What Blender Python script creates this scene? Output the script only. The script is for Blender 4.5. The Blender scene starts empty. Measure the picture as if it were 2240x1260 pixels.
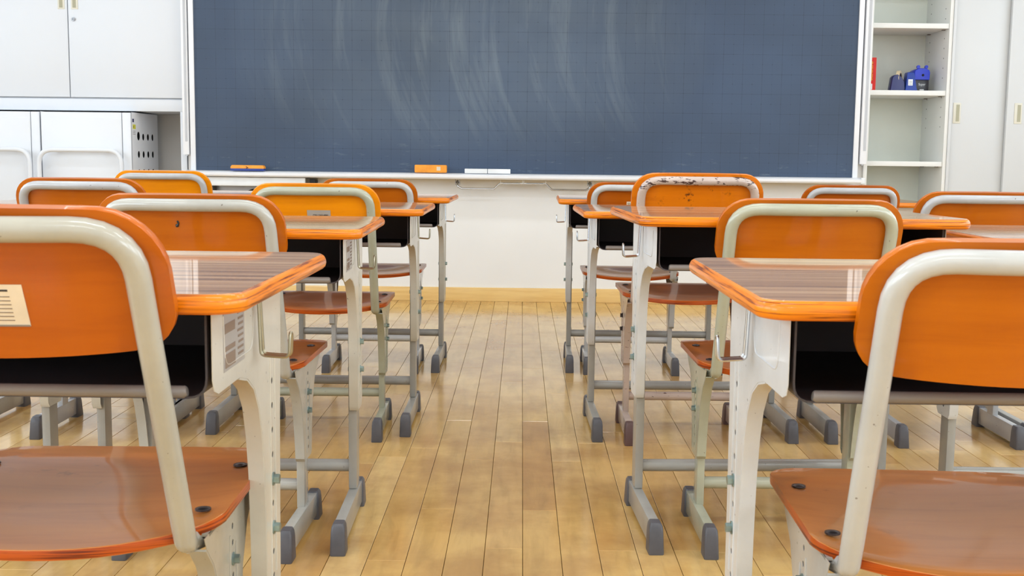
import bpy, bmesh, math, random
from mathutils import Vector, Matrix
S = bpy.context.scene
COL = S.collection
random.seed(7)
PI = math.pi

# ------------------------------------------------------------------ camera
F_PX, PITCH, YAW, ROLL, CAM_H = 2480.7, 0.11245, -0.00767, 0.01147, 0.7667
cy, sy, cp, sp = math.cos(YAW), math.sin(YAW), math.cos(PITCH), math.sin(PITCH)
fw = Vector((sy*cp, cy*cp, -sp)); rt = Vector((cy, -sy, 0)); up = rt.cross(fw)
r2 = rt*math.cos(ROLL) + up*math.sin(ROLL); u2 = -rt*math.sin(ROLL) + up*math.cos(ROLL)
cd = bpy.data.cameras.new('camera'); cam = bpy.data.objects.new('camera', cd); COL.objects.link(cam)
m = Matrix((r2, u2, -fw)).transposed().to_4x4(); m.translation = (0, 0, CAM_H); cam.matrix_world = m
cd.sensor_width = 36.0; cd.lens = F_PX/2240*36; cd.clip_start = 0.02; cd.clip_end = 100
cd.dof.use_dof = True; cd.dof.focus_distance = 2.9; cd.dof.aperture_fstop = 24
S.camera = cam

# ------------------------------------------------------------------ light, world, exposure
S.view_settings.view_transform = 'Standard'; S.view_settings.look = 'None'
S.view_settings.gamma = 1.0; S.view_settings.use_curve_mapping = False
S.view_settings.exposure = 0.04
S.cycles.use_denoising = True
S.cycles.max_bounces = 8; S.cycles.caustics_reflective = False; S.cycles.caustics_refractive = False
W = bpy.data.worlds.new('sky'); S.world = W; W.use_nodes = True
bg = W.node_tree.nodes['Background']; bg.inputs[0].default_value = (0.83, 0.91, 1.0, 1); bg.inputs[1].default_value = 2.0

RX0, RX1, RY0, RY1, RZ = -3.7, 3.7, -2.6, 6.62, 2.75      # room shell
WALL = 6.14                                                # plane of the front wall


def area(name, loc, rot, sx, sy_, power, col):
    l = bpy.data.lights.new(name, 'AREA'); l.shape = 'RECTANGLE'; l.size = sx; l.size_y = sy_
    l.energy = power; l.color = col
    o = bpy.data.objects.new(name, l); o.location = loc; o.rotation_euler = rot; COL.objects.link(o)
    return o

WIN_Y = [-1.4, 0.7, 2.8, 4.75]
for wy in WIN_Y:
    area('window_daylight', (RX0-0.12, wy, 1.65), (0, -PI/2, 0), 1.4, 1.7, {-1.4: 62, 0.7: 44, 2.8: 24, 4.75: 9}[wy], (0.73, 0.87, 1.0))
    area('added_right_fill', (RX1+0.12, wy, 1.65), (0, PI/2, 0), 1.4, 1.7, {-1.4: 56, 0.7: 38, 2.8: 22, 4.75: 13}[wy], (0.78, 0.9, 1.0))  # unseen source added on the right to brighten right-facing sides
LAMPS = [(x, y) for y in (-1.4, 0.6, 2.6, 4.5) for x in (-1.9, 0.0, 1.9)]
for x, y in LAMPS:
    area('tube_light', (x, y, RZ-0.115), (0, 0, 0), 1.2, 0.16, {-1.4: 15, 0.6: 13, 2.6: 10, 4.5: 6}[y], (0.79, 0.905, 1.0))


# ------------------------------------------------------------------ materials
def srgb(r, g, b):
    def f(c):
        c /= 255.0
        return c/12.92 if c <= 0.04045 else ((c+0.055)/1.055)**2.4
    return (f(r), f(g), f(b), 1)

class NT:
    def __init__(s, name):
        s.m = bpy.data.materials.new(name); s.m.use_nodes = True
        s.t = s.m.node_tree; s.n = s.t.nodes; s.b = s.n['Principled BSDF']
    def new(s, k, **kw):
        n = s.n.new(k)
        for a, v in kw.items(): setattr(n, a, v)
        return n
    def link(s, a, b): s.t.links.new(a, b)
    def val(s, sock, v):
        if hasattr(v, 'is_output') or hasattr(v, 'links'): s.link(v, sock)
        else: sock.default_value = v
    def math(s, op, a, b=0.0, c=None):
        n = s.new('ShaderNodeMath', operation=op); s.val(n.inputs[0], a); s.val(n.inputs[1], b)
        if c is not None: s.val(n.inputs[2], c)
        return n.outputs[0]
    def coords(s, scale=(1, 1, 1), off=None, kind='Object'):
        tc = s.new('ShaderNodeTexCoord'); mp = s.new('ShaderNodeMapping')
        mp.inputs['Scale'].default_value = scale
        s.link(tc.outputs[kind], mp.inputs['Vector'])
        if off is not None:
            s.link(off, mp.inputs['Location'])
        return mp.outputs[0]
    def noise(s, vec, scale=5, detail=4, rough=0.55, dist=0.0):
        n = s.new('ShaderNodeTexNoise'); s.link(vec, n.inputs['Vector'])
        n.inputs['Scale'].default_value = scale; n.inputs['Detail'].default_value = detail
        n.inputs['Roughness'].default_value = rough; n.inputs['Distortion'].default_value = dist
        return n.outputs['Fac']
    def ramp(s, fac, stops):
        n = s.new('ShaderNodeValToRGB'); s.link(fac, n.inputs[0]); e = n.color_ramp.elements
        while len(e) > 1: e.remove(e[0])
        e[0].position, e[0].color = stops[0]
        for p, c in stops[1:]:
            k = e.new(p); k.color = c
        return n.outputs[0]
    def mix(s, fac, a, b, blend='MIX'):
        n = s.new('ShaderNodeMix', data_type='RGBA', blend_type=blend)
        s.val(n.inputs['Factor'], fac); s.val(n.inputs['A'], a) if False else None
        ia, ib = n.inputs[6], n.inputs[7]
        s.val(ia, a); s.val(ib, b)
        return n.outputs[2]
    def bump(s, h, strength=0.1, dist=0.001):
        n = s.new('ShaderNodeBump'); n.inputs['Strength'].default_value = strength; n.inputs['Distance'].default_value = dist
        s.link(h, n.inputs['Height']); s.link(n.outputs[0], s.b.inputs['Normal'])
    def set(s, **kw):
        for k, v in kw.items():
            s.val(s.b.inputs[{'col': 'Base Color', 'rough': 'Roughness', 'metal': 'Metallic', 'coat': 'Coat Weight', 'coatr': 'Coat Roughness', 'spec': 'Specular IOR Level'}[k]], v)
        return s.m

def g(v): return (v, v, v, 1)

def plain(name, col, rough=0.5, metal=0.0, var=0.03, scale=6, coat=0.0, bump=0.0):
    t = NT(name); v = t.coords()
    n = t.noise(v, scale, 3)
    c2 = tuple(min(1, c*(1-var*3)) for c in col[:3]) + (1,)
    c1 = tuple(min(1, c*(1+var)) for c in col[:3]) + (1,)
    t.set(col=t.ramp(n, [(0.35, c2), (0.65, c1)]), rough=rough, metal=metal, coat=coat)
    if bump: t.bump(t.noise(v, 180, 2), bump, 0.0005)
    return t.m

def paint(name, rgb, rough=0.22, chips=0.0, chipcol=(70, 50, 48)):
    """painted steel tube or pressed plate, slightly dirty, optionally chipped"""
    t = NT(name); v = t.coords()
    base = srgb(*rgb); dirt = tuple(c*0.86 for c in base[:3]) + (1,)
    col = t.ramp(t.noise(v, 9, 5, 0.6), [(0.33, dirt), (0.6, base)])
    sm = t.noise(v, 130, 2, 0.5)
    col = t.mix(t.ramp(sm, [(0.735, g(0)), (0.76, g(0.7))]), col, srgb(95, 85, 75))
    if chips:
        vc = t.coords((22, 22, 60)); a = t.noise(vc, 1.6, 6, 0.65)
        sep = t.new('ShaderNodeSeparateXYZ'); tc = t.new('ShaderNodeTexCoord'); t.link(tc.outputs['Object'], sep.inputs[0])
        hi = t.math('MULTIPLY', t.math('SUBTRACT', sep.outputs['Z'], 0.66), 12.0)
        hi = t.math('MINIMUM', t.math('MAXIMUM', hi, 0.0), 1.0)
        k = t.math('ADD', a, t.math('MULTIPLY', hi, 0.14))
        col = t.mix(t.ramp(k, [(0.655, g(0)), (0.675, g(1))]), col, srgb(*chipcol))
    t.set(col=col, rough=rough, coat=0.3, coatr=0.07)
    t.bump(t.noise(v, 60, 3), 0.02, 0.0006)
    return t.m

def varnish_wood(name, rgb, dark=0.82, stains=0.0, rough=0.32, along='x', coat=0.14, spec=0.2):
    t = NT(name)
    sc = (1.6, 14, 22) if along == 'x' else (14, 1.6, 22)
    v = t.coords(sc); w = t.coords()
    base = srgb(*rgb); d = (base[0]*dark, base[1]*dark*0.93, base[2]*dark*0.8, 1); l = (min(1, base[0]*1.08), base[1]*1.14, base[2]*1.1, 1)
    col = t.ramp(t.noise(v, 2.2, 6, 0.6, 0.4), [(0.28, d), (0.5, base), (0.74, l)])
    big = t.noise(w, 5.5, 2)
    col = t.mix(t.ramp(big, [(0.4, g(0)), (0.75, g(0.28))]), col, d)
    if stains:
        s1 = t.noise(t.coords((1, 1, 1)), 26, 5, 0.7)
        s2 = t.noise(w, 7, 1)
        k = t.math('MULTIPLY', t.math('MAXIMUM', t.math('SUBTRACT', s1, 0.585), 0.0), 16.0)
        k = t.math('MULTIPLY', k, t.math('MAXIMUM', t.math('SUBTRACT', s2, 0.5), 0.0))
        k = t.math('MINIMUM', t.math('MULTIPLY', k, 5.5*stains), 0.9)
        col = t.mix(k, col, srgb(60, 32, 20))
    t.set(col=col, rough=rough, coat=coat*2, coatr=0.06, spec=spec)
    t.bump(t.noise(v, 9, 3), 0.05, 0.0006)
    return t.m

def ply_edge(name, rgb, dk=(110, 42, 4)):
    t = NT(name)
    v = t.coords((7, 7, 420)); w = t.coords((16, 16, 150))
    base = srgb(*rgb); l = (min(1, base[0]*1.15), base[1]*1.25, base[2]*1.2, 1)
    col = t.ramp(t.noise(v, 1.0, 3, 0.6), [(0.36, srgb(*dk)), (0.48, base), (0.66, l)])
    col = t.mix(t.ramp(t.noise(w, 1.6, 4, 0.7), [(0.62, g(0)), (0.72, g(0.4))]), col, srgb(110, 48, 12))
    t.set(col=col, rough=0.3, coat=0.22, coatr=0.1, spec=0.25)
    t.bump(t.noise(v, 1.0, 2), 0.12, 0.001)
    return t.m

def laminate(name):
    t = NT(name)
    v = t.coords((1.4, 150, 40)); v2 = t.coords((0.6, 44, 10))
    a = t.noise(v, 1.0, 4, 0.6); b = t.noise(v2, 1.0, 3)
    k = t.math('ADD', t.math('MULTIPLY', a, 0.55), t.math('MULTIPLY', b, 0.45))
    col = t.ramp(k, [(0.38, srgb(118, 76, 44)), (0.47, srgb(164, 118, 78)), (0.53, srgb(182, 137, 96)), (0.64, srgb(208, 168, 126))])
    t.set(col=col, rough=0.4, coat=0.8, coatr=0.04); t.b.inputs['Coat IOR'].default_value = 1.42
    w = t.noise(t.coords((3, 26, 3)), 1.5, 2)
    t.bump(w, 0.03, 0.004)
    return t.m

def floor_mat():
    t = NT('maple_floor')
    oi = t.new('ShaderNodeObjectInfo'); ge = t.new('ShaderNodeNewGeometry')
    rnd = t.math('FRACT', t.math('ADD', oi.outputs['Random'], ge.outputs['Random Per Island']))
    off = t.new('ShaderNodeCombineXYZ'); t.link(t.math('MULTIPLY', rnd, 37.0), off.inputs[0]); t.link(t.math('MULTIPLY', rnd, 91.0), off.inputs[1])
    tc = t.new('ShaderNodeTexCoord'); mp = t.new('ShaderNodeMapping'); mp.inputs['Scale'].default_value = (30, 4, 30)
    t.link(tc.outputs['Object'], mp.inputs['Vector']); t.link(off.outputs[0], mp.inputs['Location'])
    gr = t.noise(mp.outputs[0], 1.0, 6, 0.62, 0.5)
    base = t.ramp(rnd, [(0.0, srgb(202, 158, 92)), (0.3, srgb(216, 178, 110)), (0.6, srgb(209, 168, 100)), (0.85, srgb(222, 186, 122)), (1.0, srgb(198, 152, 86))])
    dk = t.ramp(gr, [(0.3, g(0.80)), (0.5, g(0.97)), (0.72, g(1.06))])
    col = t.mix(1.0, base, dk, 'MULTIPLY')
    mp2 = t.new('ShaderNodeMapping'); mp2.inputs['Scale'].default_value = (1, 1, 1)
    ps = ge.outputs['Position']
    t.link(ps, mp2.inputs['Vector'])
    blot = t.noise(mp2.outputs[0], 4.2, 5, 0.6)
    col = t.mix(t.ramp(blot, [(0.36, g(0.55)), (0.58, g(0))]), col, srgb(158, 112, 62))
    spots = t.noise(mp2.outputs[0], 34, 2)
    col = t.mix(t.ramp(spots, [(0.79, g(0)), (0.81, g(0.6))]), col, srgb(70, 50, 35))
    t.set(col=col, rough=0.14, coat=0.0, spec=1.0)
    return t.m

def board_mat():
    t = NT('slate_board')
    tc = t.new('ShaderNodeTexCoord'); sp_ = t.new('ShaderNodeSeparateXYZ'); t.link(tc.outputs['Object'], sp_.inputs[0])
    X, Z = sp_.outputs['X'], sp_.outputs['Z']           # metres on the board, origin at its lower left corner
    base = t.ramp(t.noise(t.coords((1, 1, 1)), 1.1, 3), [(0.35, srgb(62, 75, 94)), (0.65, srgb(70, 86, 110))])
    # wiped chalk: curved strokes
    dz = t.math('SUBTRACT', Z, 0.78)
    bend = t.math('MULTIPLY', t.math('MULTIPLY', dz, dz), -0.5)
    xw = t.math('ADD', X, bend)
    cv = t.new('ShaderNodeCombineXYZ'); t.link(t.math('MULTIPLY', xw, 8.5), cv.inputs[0]); t.link(t.math('MULTIPLY', Z, 1.15), cv.inputs[2])
    st = t.noise(cv.outputs[0], 1.0, 5, 0.62, 0.3)
    cv2 = t.new('ShaderNodeCombineXYZ'); t.link(t.math('MULTIPLY', xw, 34), cv2.inputs[0]); t.link(t.math('MULTIPLY', Z, 1.8), cv2.inputs[2])
    st2 = t.noise(cv2.outputs[0], 1.0, 3, 0.6)
    s = t.math('ADD', t.math('MULTIPLY', st, 0.72), t.math('MULTIPLY', st2, 0.28))
    s = t.math('MINIMUM', t.math('MULTIPLY', t.math('MAXIMUM', t.math('SUBTRACT', s, 0.5), 0.0), 6.5), 1.0)
    mx = t.math('MULTIPLY', t.math('SUBTRACT', X, 1.45), 0.78)          # strokes sit left of the middle
    mz = t.math('MULTIPLY', t.math('SUBTRACT', Z, 0.72), 1.5)
    rr = t.math('ADD', t.math('POWER', t.math('ABSOLUTE', mx), 2.6), t.math('POWER', t.math('ABSOLUTE', mz), 2.6))
    mask = t.math('SUBTRACT', 1.0, t.math('MINIMUM', rr, 1.0))
    low = t.math('MINIMUM', t.math('MAXIMUM', t.math('MULTIPLY', t.math('SUBTRACT', Z, 0.10), 6), 0.0), 1.0)
    k = t.math('MULTIPLY', t.math('MULTIPLY', s, mask), low)
    haze = t.noise(t.coords((1, 1, 1)), 2.4, 3)
    k2 = t.math('ADD', t.math('MULTIPLY', k, 0.11), t.math('MULTIPLY', t.math('MULTIPLY', mask, haze), 0.15))
    dust = t.math('MULTIPLY', t.math('MAXIMUM', t.math('SUBTRACT', t.noise(t.coords((2.2, 1, 11)), 3.4, 4, 0.7), 0.6), 0.0), 1.3)
    dust = t.math('MULTIPLY', dust, t.math('MINIMUM', t.math('MAXIMUM', t.math('MULTIPLY', t.math('SUBTRACT', 0.25, Z), 5), 0.0), 1.0))
    k2 = t.math('MINIMUM', t.math('ADD', k2, dust), 1.0)
    col = t.mix(k2, base, srgb(186, 198, 196))
    # printed ruling, every 103 mm, with marks half way
    P = 0.103
    def line(c, o, wdt):
        f = t.math('ABSOLUTE', t.math('SUBTRACT', t.math('FRACT', t.math('DIVIDE', t.math('ADD', c, o), P)), 0.5))
        return t.math('LESS_THAN', f, wdt)
    ox, oz = P*0.5-0.0115, P*0.5-0.02
    L = t.math('MAXIMUM', line(X, ox, 0.016), line(Z, oz, 0.016))
    P2 = P/2
    def near(c, o, wdt):
        f = t.math('ABSOLUTE', t.math('SUBTRACT', t.math('FRACT', t.math('DIVIDE', t.math('ADD', c, o), P2)), 0.5))
        return t.math('LESS_THAN', f, wdt)
    oxx, ozz = P2*0.5-0.0115, P2*0.5-0.02
    M = t.math('MULTIPLY', near(X, oxx, 0.05), near(Z, ozz, 0.05))
    fine = t.math('MULTIPLY', t.math('MAXIMUM', near(X, oxx, 0.02), near(Z, ozz, 0.02)), 0.22)
    wob = t.ramp(t.noise(t.coords((1, 1, 1)), 14, 3), [(0.35, g(0.35)), (0.6, g(1.0))])
    pr = t.math('MAXIMUM', t.math('MAXIMUM', t.math('MULTIPLY', L, 0.55), t.math('MULTIPLY', M, 0.9)), fine)
    pr = t.math('MULTIPLY', pr, wob)
    col = t.mix(t.math('MULTIPLY', pr, 0.62), col, srgb(44, 52, 64))
    t.set(col=col, rough=0.5, spec=0.28)
    t.bump(t.noise(t.coords((1, 1, 1)), 260, 2), 0.08, 0.0006)
    return t.m

def perforated():
    t = NT('perforated_aluminium'); tc = t.new('ShaderNodeTexCoord'); mp = t.new('ShaderNodeMapping')
    mp.inputs['Rotation'].default_value = (0, PI/4, 0); mp.inputs['Scale'].default_value = (260, 260, 260)
    t.link(tc.outputs['Object'], mp.inputs['Vector']); s = t.new('ShaderNodeSeparateXYZ'); t.link(mp.outputs[0], s.inputs[0])
    a = t.math('SUBTRACT', t.math('FRACT', s.outputs['X']), 0.5); b = t.math('SUBTRACT', t.math('FRACT', s.outputs['Z']), 0.5)
    d = t.math('ADD', t.math('MULTIPLY', a, a), t.math('MULTIPLY', b, b))
    col = t.mix(t.math('LESS_THAN', d, 0.09), srgb(214, 216, 220), srgb(96, 98, 106))
    return t.set(col=col, rough=0.4)

def red_print():
    return plain('red_card', srgb(205, 24, 8), 0.6)

MAT = {}
def M(k):
    return MAT[k]
MAT['laminate'] = laminate('walnut_laminate')
MAT['edge'] = ply_edge('orange_ply_edge', (218, 120, 12))
MAT['seat_edge'] = ply_edge('seat_ply_edge', (170, 72, 10), (104, 36, 4))
MAT['floor'] = floor_mat()
MAT['board'] = board_mat()
MAT['perf'] = perforated()
MAT['wall'] = plain('white_wall', srgb(236, 236, 235), 0.6, var=0.006, scale=3, bump=0.05)
MAT['ceiling'] = plain('ceiling_white', srgb(240, 240, 238), 0.8, var=0.01)
MAT['cab'] = plain('cabinet_white', srgb(222, 226, 232), 0.34, var=0.005, scale=2)
MAT['cab2'] = plain('cabinet_off_white', srgb(214, 216, 217), 0.4, var=0.006, scale=2)
MAT['cart'] = plain('cart_white', srgb(228, 232, 238), 0.3, var=0.004, scale=2)
MAT['alu'] = plain('white_aluminium', srgb(236, 237, 240), 0.35, var=0.01)
MAT['base'] = varnish_wood('maple_baseboard', (236, 200, 134), 0.9, coat=0.3)
MAT['gap'] = plain('dark_gap', srgb(90, 62, 34), 0.8)
MAT['box'] = plain('dark_steel_tray', srgb(62, 55, 57), 0.5, var=0.05)
MAT['lip'] = plain('tray_lip_grey', srgb(128, 119, 112), 0.42, var=0.04)
MAT['cap'] = plain('grey_plastic_cap', srgb(84, 84, 90), 0.42, var=0.06, scale=20)
MAT['brown_cap'] = plain('brown_plastic_cap', srgb(92, 68, 66), 0.45, var=0.06, scale=20)
MAT['chrome'] = plain('bright_steel', srgb(196, 200, 205), 0.22, 1.0, var=0.02)
MAT['brass'] = plain('yellowed_steel', srgb(168, 162, 140), 0.3, 1.0, var=0.05)
MAT['zinc'] = plain('zinc_bolt', srgb(150, 172, 172), 0.35, 0.8, var=0.1, scale=60)
MAT['dark_bolt'] = plain('dark_bolt', srgb(66, 60, 62), 0.35, 0.7, var=0.05, scale=60)
MAT['legpaint'] = paint('leg_paint_shaded', (158, 156, 150), 0.32)  # legs coloured darker to carry the shade under the desks
MAT['deskL'] = paint('desk_paint_shade_side', (202, 198, 186), 0.33)  # warmer tone of right-facing sides, shade put into the paint colour
MAT['deskR'] = paint('desk_paint_lit_side', (212, 214, 215), 0.33)  # brighter tone of left-facing sides, window light put into the paint colour
MAT['handle'] = plain('handle_beige', srgb(226, 222, 206), 0.4)
MAT['handle_in'] = plain('handle_recess_beige', srgb(176, 172, 146), 0.5)
MAT['black'] = plain('black_plastic', srgb(28, 28, 31), 0.4)
MAT['dark'] = plain('hole_shade', srgb(18, 20, 26), 0.8)  # dark colour standing for the shade inside holes
MAT['steelgrey'] = plain('satin_steel', srgb(158, 158, 160), 0.35, 0.7, var=0.03)
MAT['paper'] = plain('paper_label', srgb(222, 208, 186), 0.6, var=0.03, scale=30)
MAT['plate'] = plain('silver_label', srgb(176, 172, 168), 0.4, 0.3)
MAT['ink'] = plain('dark_print', srgb(58, 52, 52), 0.7)
MAT['greyink'] = plain('faded_print', srgb(130, 112, 96), 0.7)
MAT['blue'] = plain('blue_plastic', srgb(14, 56, 150), 0.35, coat=0.15)
MAT['bright_blue'] = plain('bright_blue_plastic', srgb(0, 46, 205), 0.35, coat=0.15)
MAT['navy'] = plain('navy_plastic', srgb(24, 32, 96), 0.4, coat=0.1)
MAT['tape'] = plain('tape_roll', srgb(222, 204, 168), 0.35)
MAT['red'] = red_print()
MAT['yellow'] = plain('yellow_print', srgb(248, 190, 60), 0.5)
MAT['orange_cloth'] = plain('orange_eraser', srgb(250, 160, 50), 0.6, var=0.05, scale=30)
MAT['white'] = plain('white_plastic', srgb(235, 238, 240), 0.4)
MAT['smokedblack'] = plain('smoky_tray', srgb(38, 36, 44), 0.3, coat=0.1)
MAT['foot'] = M('legpaint')
t = NT('lamp_diffuser'); t.b.inputs['Emission Color'].default_value = (1, 0.97, 0.92, 1); t.b.inputs['Emission Strength'].default_value = 4.0
MAT['lamp'] = t.m
t = NT('window_glass'); t.b.inputs['Transmission Weight'].default_value = 1.0; t.b.inputs['Roughness'].default_value = 0.0; t.b.inputs['IOR'].default_value = 1.02
MAT['glass'] = t.m


# ------------------------------------------------------------------ mesh helpers
def BM(): return bmesh.new()

def obj(name, bm, mat, parent=None, smooth=35, loc=None):
    me = bpy.data.meshes.new(name); bmesh.ops.recalc_face_normals(bm, faces=bm.faces[:])
    bm.to_mesh(me); bm.free()
    mats = mat if isinstance(mat, (list, tuple)) else [mat]
    for q in mats: me.materials.append(q)
    if smooth:
        me.shade_smooth(); me.set_sharp_from_angle(angle=math.radians(smooth))
    o = bpy.data.objects.new(name, me); COL.objects.link(o)
    if parent is not None: o.parent = parent
    if loc is not None: o.location = loc
    return o

def thing(name, label, cat, loc=(0, 0, 0), rz=0.0, group=None):
    o = bpy.data.objects.new(name, None); COL.objects.link(o); o.empty_display_size = 0.05
    o.location = loc; o.rotation_euler = (0, 0, rz); o['label'] = label; o['category'] = cat
    if group: o['group'] = group
    return o

def tag(o, label, cat, group=None):
    o['label'] = label; o['category'] = cat
    if group: o['group'] = group
    return o

def struct(o): o['kind'] = 'structure'; return o

def box(bm, x0, x1, y0, y1, z0, z1, bev=0.0, mi=0, seg=2):
    vs = [bm.verts.new(p) for p in ((x0, y0, z0), (x1, y0, z0), (x1, y1, z0), (x0, y1, z0), (x0, y0, z1), (x1, y0, z1), (x1, y1, z1), (x0, y1, z1))]
    fs = [bm.faces.new([vs[i] for i in f]) for f in ((3, 2, 1, 0), (4, 5, 6, 7), (0, 1, 5, 4), (1, 2, 6, 5), (2, 3, 7, 6), (3, 0, 4, 7))]
    for f in fs: f.material_index = mi
    if bev:
        es = list({e for f in fs for e in f.edges})
        bmesh.ops.bevel(bm, geom=es, offset=bev, segments=seg, affect='EDGES', profile=0.6)

def rings(bm, rs, cap=True, mi=0, closed=True):
    """loft a list of equal-length point rings"""
    V = [[bm.verts.new(p) for p in r] for r in rs]
    n = len(V[0])
    for a, b in zip(V[:-1], V[1:]):
        for i in range(n if closed else n-1):
            j = (i+1) % n
            f = bm.faces.new((a[i], a[j], b[j], b[i])); f.material_index = mi
    if cap:
        for r in (V[0], V[-1]):
            f = bm.faces.new(r); f.material_index = mi
    return V

def rrect(w, d, r, cx=0, cy=0, z=0, n=6, inset=0):
    x, y = w/2-inset, d/2-inset; r = max(r-inset, 0.0005); out = []
    for sx, sy, a0 in ((1, 1, 0), (-1, 1, 90), (-1, -1, 180), (1, -1, 270)):
        for k in range(n+1):
            a = math.radians(a0+90*k/n)
            out.append((cx+sx*(x-r)+r*math.cos(a), cy+sy*(y-r)+r*math.sin(a), z))
    return out

def tube(bm, pts, r, seg=12, cap=True, mi=0, flat=None):
    """round tube along a polyline; r may be a list. parallel transport frame"""
    P = [Vector(p) for p in pts]; n = len(P)
    T = []
    for i in range(n):
        a = P[max(i-1, 0)]; b = P[min(i+1, n-1)]; T.append((b-a).normalized())
    ref = Vector((0, 0, 1)) if abs(T[0].z) < 0.9 else Vector((1, 0, 0))
    N = (ref - T[0]*ref.dot(T[0])).normalized(); rs = []
    for i in range(n):
        N = (N - T[i]*N.dot(T[i])).normalized(); B = T[i].cross(N)
        rad = r[i] if isinstance(r, (list, tuple)) else r
        rs.append([tuple(P[i] + N*(rad*math.cos(2*PI*k/seg)) + B*(rad*math.sin(2*PI*k/seg))) for k in range(seg)])
    rings(bm, rs, cap, mi)

def bend(pts, rad, n=5):
    """round the inner corners of a polyline"""
    P = [Vector(p) for p in pts]; out = [P[0]]
    for i in range(1, len(P)-1):
        a, b, c = P[i-1], P[i], P[i+1]
        r = rad[i-1] if isinstance(rad, (list, tuple)) else rad
        u = (a-b).normalized(); v = (c-b).normalized(); ang = u.angle(v); tlen = min(r/math.tan(ang/2), (a-b).length*0.49, (c-b).length*0.49)
        p0, p1 = b+u*tlen, b+v*tlen
        for k in range(n+1):
            q = k/n; out.append(p0*(1-q)**2 + b*2*q*(1-q) + p1*q*q)
    out.append(P[-1])
    return out

def cyl(bm, c, axis, r, h, seg=16, mi=0, r2=None):
    a = Vector(axis).normalized(); c = Vector(c); r2 = r if r2 is None else r2
    ref = Vector((0, 0, 1)) if abs(a.z) < 0.9 else Vector((1, 0, 0))
    N = (ref-a*ref.dot(a)).normalized(); B = a.cross(N)
    def ring(rr, t): return [tuple(c+a*t+N*(rr*math.cos(2*PI*k/seg))+B*(rr*math.sin(2*PI*k/seg))) for k in range(seg)]
    rings(bm, [ring(r, 0), ring(r2, h)], True, mi)

def plate_holes(bm, outline, holes, x0, x1):
    """a plate in the YZ plane between x0 and x1 with real holes"""
    def make(x):
        es = []; loops = []
        for lp in [outline]+holes:
            vs = [bm.verts.new((x, y, z)) for y, z in lp]; loops.append(vs)
            for i in range(len(vs)): es.append(bm.edges.new((vs[i], vs[(i+1) % len(vs)])))
        bmesh.ops.triangle_fill(bm, edges=es, use_beauty=True)
        return loops
    A = make(x0); B = make(x1)
    for a, b in zip(A, B):
        for i in range(len(a)):
            j = (i+1) % len(a); bm.faces.new((a[i], a[j], b[j], b[i]))

def strip_prism(bm, poly, x0, x1, th):
    """sheet following a YZ polyline, width x0..x1, thickness th"""
    n = len(poly); off = []
    for i in range(n):
        a = Vector(poly[max(i-1, 0)]); b = Vector(poly[min(i+1, n-1)]); d = (b-a).normalized()
        off.append((poly[i][0]-d.y*th, poly[i][1]+d.x*th))
    rs = []
    for p, q in zip(poly, off): rs.append([(x0, p[0], p[1]), (x1, p[0], p[1]), (x1, q[0], q[1]), (x0, q[0], q[1])])
    rings(bm, rs, True)

def round_poly(pts, rad, n=4):
    P = [Vector((a, b)) for a, b in pts]; out = []
    for i in range(len(P)):
        a, b, c = P[i-1], P[i], P[(i+1) % len(P)]; r = rad[i] if isinstance(rad, (list, tuple)) else rad
        if r <= 0: out.append(tuple(b)); continue
        u = (a-b).normalized(); v = (c-b).normalized(); t_ = min(r, (a-b).length*0.45, (c-b).length*0.45)
        p0, p1 = b+u*t_, b+v*t_
        for k in range(n+1):
            q = k/n; w = p0*(1-q)**2+b*2*q*(1-q)+p1*q*q; out.append((w.x, w.y))
    return out

def text_mesh(s, size, mat, parent, loc, rot, name='lettering', align='LEFT', depth=0.0002, sx=1.0):
    cu = bpy.data.curves.new(name, 'FONT'); cu.body = s; cu.size = size; cu.align_x = align; cu.extrude = depth
    tmp = bpy.data.objects.new(name, cu); COL.objects.link(tmp)
    dg = bpy.context.evaluated_depsgraph_get(); me = bpy.data.meshes.new_from_object(tmp.evaluated_get(dg))
    bpy.data.objects.remove(tmp); me.materials.clear(); me.materials.append(mat)
    o = bpy.data.objects.new(name, me); COL.objects.link(o); o.parent = parent; o.location = loc; o.rotation_euler = rot; o.scale = (sx, 1, 1)
    return o


# ------------------------------------------------------------------ setting: floor of planks
floor_root = BM(); box(floor_root, RX0, RX1, RY0, RY1, -0.06, -0.012)
floor = struct(obj('floor', floor_root, M('gap'), smooth=0))
PW, PL, X0L = 0.075, 0.855, 0.01037
FY1 = 6.66
known = {-1: 3.035, -2: 2.847, 0: 3.285, -3: 3.285, -4: 2.958}      # end joints of the strips in the aisle, by strip left of line k

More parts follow.
